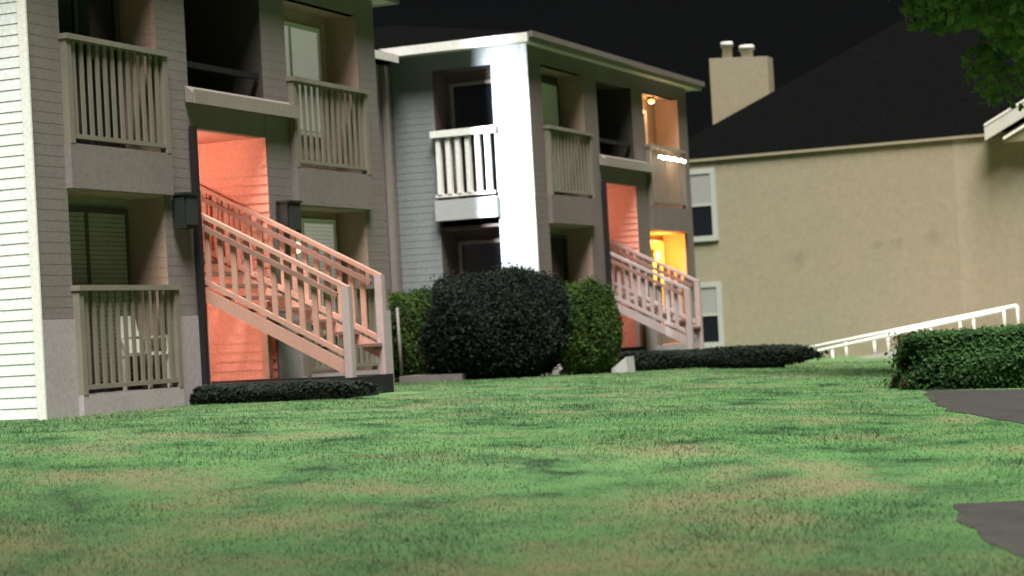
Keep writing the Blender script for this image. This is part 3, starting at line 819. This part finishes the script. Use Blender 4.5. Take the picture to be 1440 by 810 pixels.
# ------------------------------------------------------------------ tree at the upper right
TP = CAM[:2] + FWD[:2] * 28.0 + RGT[:2] * 9.9
tz = float(ground(*TP))
tr = thing('broadleaf_tree', 'leafy green tree whose crown hangs in at the upper right', 'tree', (TP[0], TP[1], tz))
mb = MB(); mb.tube([(0, 0, -.1), (.05, .03, 1.9), (-.05, .12, 4.0), (.05, 0, 6.2), (0, .1, 9.4)], [.32, .27, .22, .16, .06], 12)
lims = []
for i in range(11):
    a = i * 2.4; z = 4.2 + i * .48; ln = 3.0 + .7 * math.sin(i * 1.7)
    tip = (ln * math.cos(a), ln * math.sin(a), z + .9 + .2 * math.cos(i))
    mid = (ln * .5 * math.cos(a + .15), ln * .5 * math.sin(a + .15), z + .65)
    mb.tube([(0, 0, z), mid, tip], [.07, .045, .015], 7); lims.append(tip)
mb.build('trunk', M['bark'], tr)
cl = []
for i in range(190):
    u = RNG.normal(0, 1, 3); u /= np.linalg.norm(u); r = RNG.uniform(.55, 1.0) ** .6
    cl.append((u * r * np.array([4.7, 4.7, 3.3]) + np.array([0, 0, 7.15]), RNG.uniform(.47, 1.0)))
for i in range(26):
    la = RNG.uniform(-4.7, -2.4); zz = 5.05 + .5 * abs(la + 3.7) + RNG.uniform(0, 1.5); c3 = RGT * la + FWD * RNG.uniform(-1.3, 1.3)
    cl.append((np.array([c3[0], c3[1], zz]), RNG.uniform(.37, .67)))
P, U = [], []
for c0, r0 in cl:
    n = int(460 * r0); u = RNG.normal(0, 1, (n, 3)); u /= np.linalg.norm(u, axis=1, keepdims=True)
    P.append(c0 + u * (r0 * RNG.uniform(.3, 1.0, n) ** .5)[:, None] * np.array([1, 1, .7])); U.append(u)
quads('crown', np.concatenate(P), np.concatenate(U), .11, M['leaf_tree'], tr, 1.7, 1.2)

# ------------------------------------------------------------------ grass blades
def blades(n_target):
    d = RNG.uniform(42.0 ** -.55, 6.0 ** -.55, n_target * 2) ** (-1 / .55)
    lat = RNG.uniform(-1, 1, len(d)) * (.30 * d + 3.0)
    keep = RNG.uniform(0, 1, len(d)) < np.minimum(1, (.30 * d + 3.0) / 9.0)
    d, lat = d[keep], lat[keep]
    X = CAM[0] + FWD[0] * d + RGT[0] * lat; Y = CAM[1] + FWD[1] * d + RGT[1] * lat
    ok = ~((Y > -.03) & (X > -.1) & (X < 8.5)) & ~((Y > -.03) & (X > 14.2)) & (Y < 2.55) & (X < 27)
    for ox, k in ((0, 1), (14.3, 1.05)): ok &= ~((X > ox + 3.2 * k) & (X < ox + 5.2 * k) & (Y > -2.4))
    Xj = X + RNG.normal(0, .12, len(X)) + .10 * np.sin(Y * 5) * np.sin(X * 3.1); Yj = Y + RNG.normal(0, .08, len(X)) + .07 * np.sin(X * 4.3)
    for lft, rgt in PATHS:
        poly = np.array(lft + rgt[::-1]); ins = np.zeros(len(X), bool); j = len(poly) - 1
        for i in range(len(poly)):
            xi, yi = poly[i]; xj, yj = poly[j]
            c_ = ((yi > Yj) != (yj > Yj)) & (Xj < (xj - xi) * (Yj - yi) / (yj - yi + 1e-12) + xi)
            ins ^= c_; j = i
        ok &= ~ins
    X, Y, d = X[ok], Y[ok], d[ok]; n = len(X); Z = ground(X, Y)
    tuft = .5 + .5 * np.sin(X * 1.3 + 1.7 * np.sin(Y * 1.1)) * np.sin(Y * 2.1 + np.sin(X * .7))
    h = RNG.uniform(.008, .022, n) * (.6 + .9 * tuft ** 2) * (1 + .012 * d); w = RNG.uniform(.003, .005, n) * (1 + .10 * d)
    a = RNG.uniform(0, 2 * np.pi, n); lean = RNG.normal(0, .45, (n, 2)) * h[:, None]
    V = np.empty((n, 3, 3))
    V[:, 0] = np.c_[X - np.cos(a) * w / 2, Y - np.sin(a) * w / 2, Z - .004]; V[:, 1] = np.c_[X + np.cos(a) * w / 2, Y + np.sin(a) * w / 2, Z - .004]
    V[:, 2] = np.c_[X + lean[:, 0], Y + lean[:, 1], Z + h]
    me = bpy.data.meshes.new('grass'); me.vertices.add(3 * n); me.vertices.foreach_set('co', V.ravel())
    me.loops.add(3 * n); me.loops.foreach_set('vertex_index', np.arange(3 * n, dtype=np.int32))
    me.polygons.add(n); me.polygons.foreach_set('loop_start', np.arange(0, 3 * n, 3, dtype=np.int32)); me.polygons.foreach_set('loop_total', np.full(n, 3, dtype=np.int32))
    me.update(calc_edges=True); me.materials.append(M['blades'])
    o = put('grass', me); kind(o, 'stuff'); tag(o, 'short mown lawn grass with dry straw patches', 'grass')
    print('blades', n)
blades(330000)
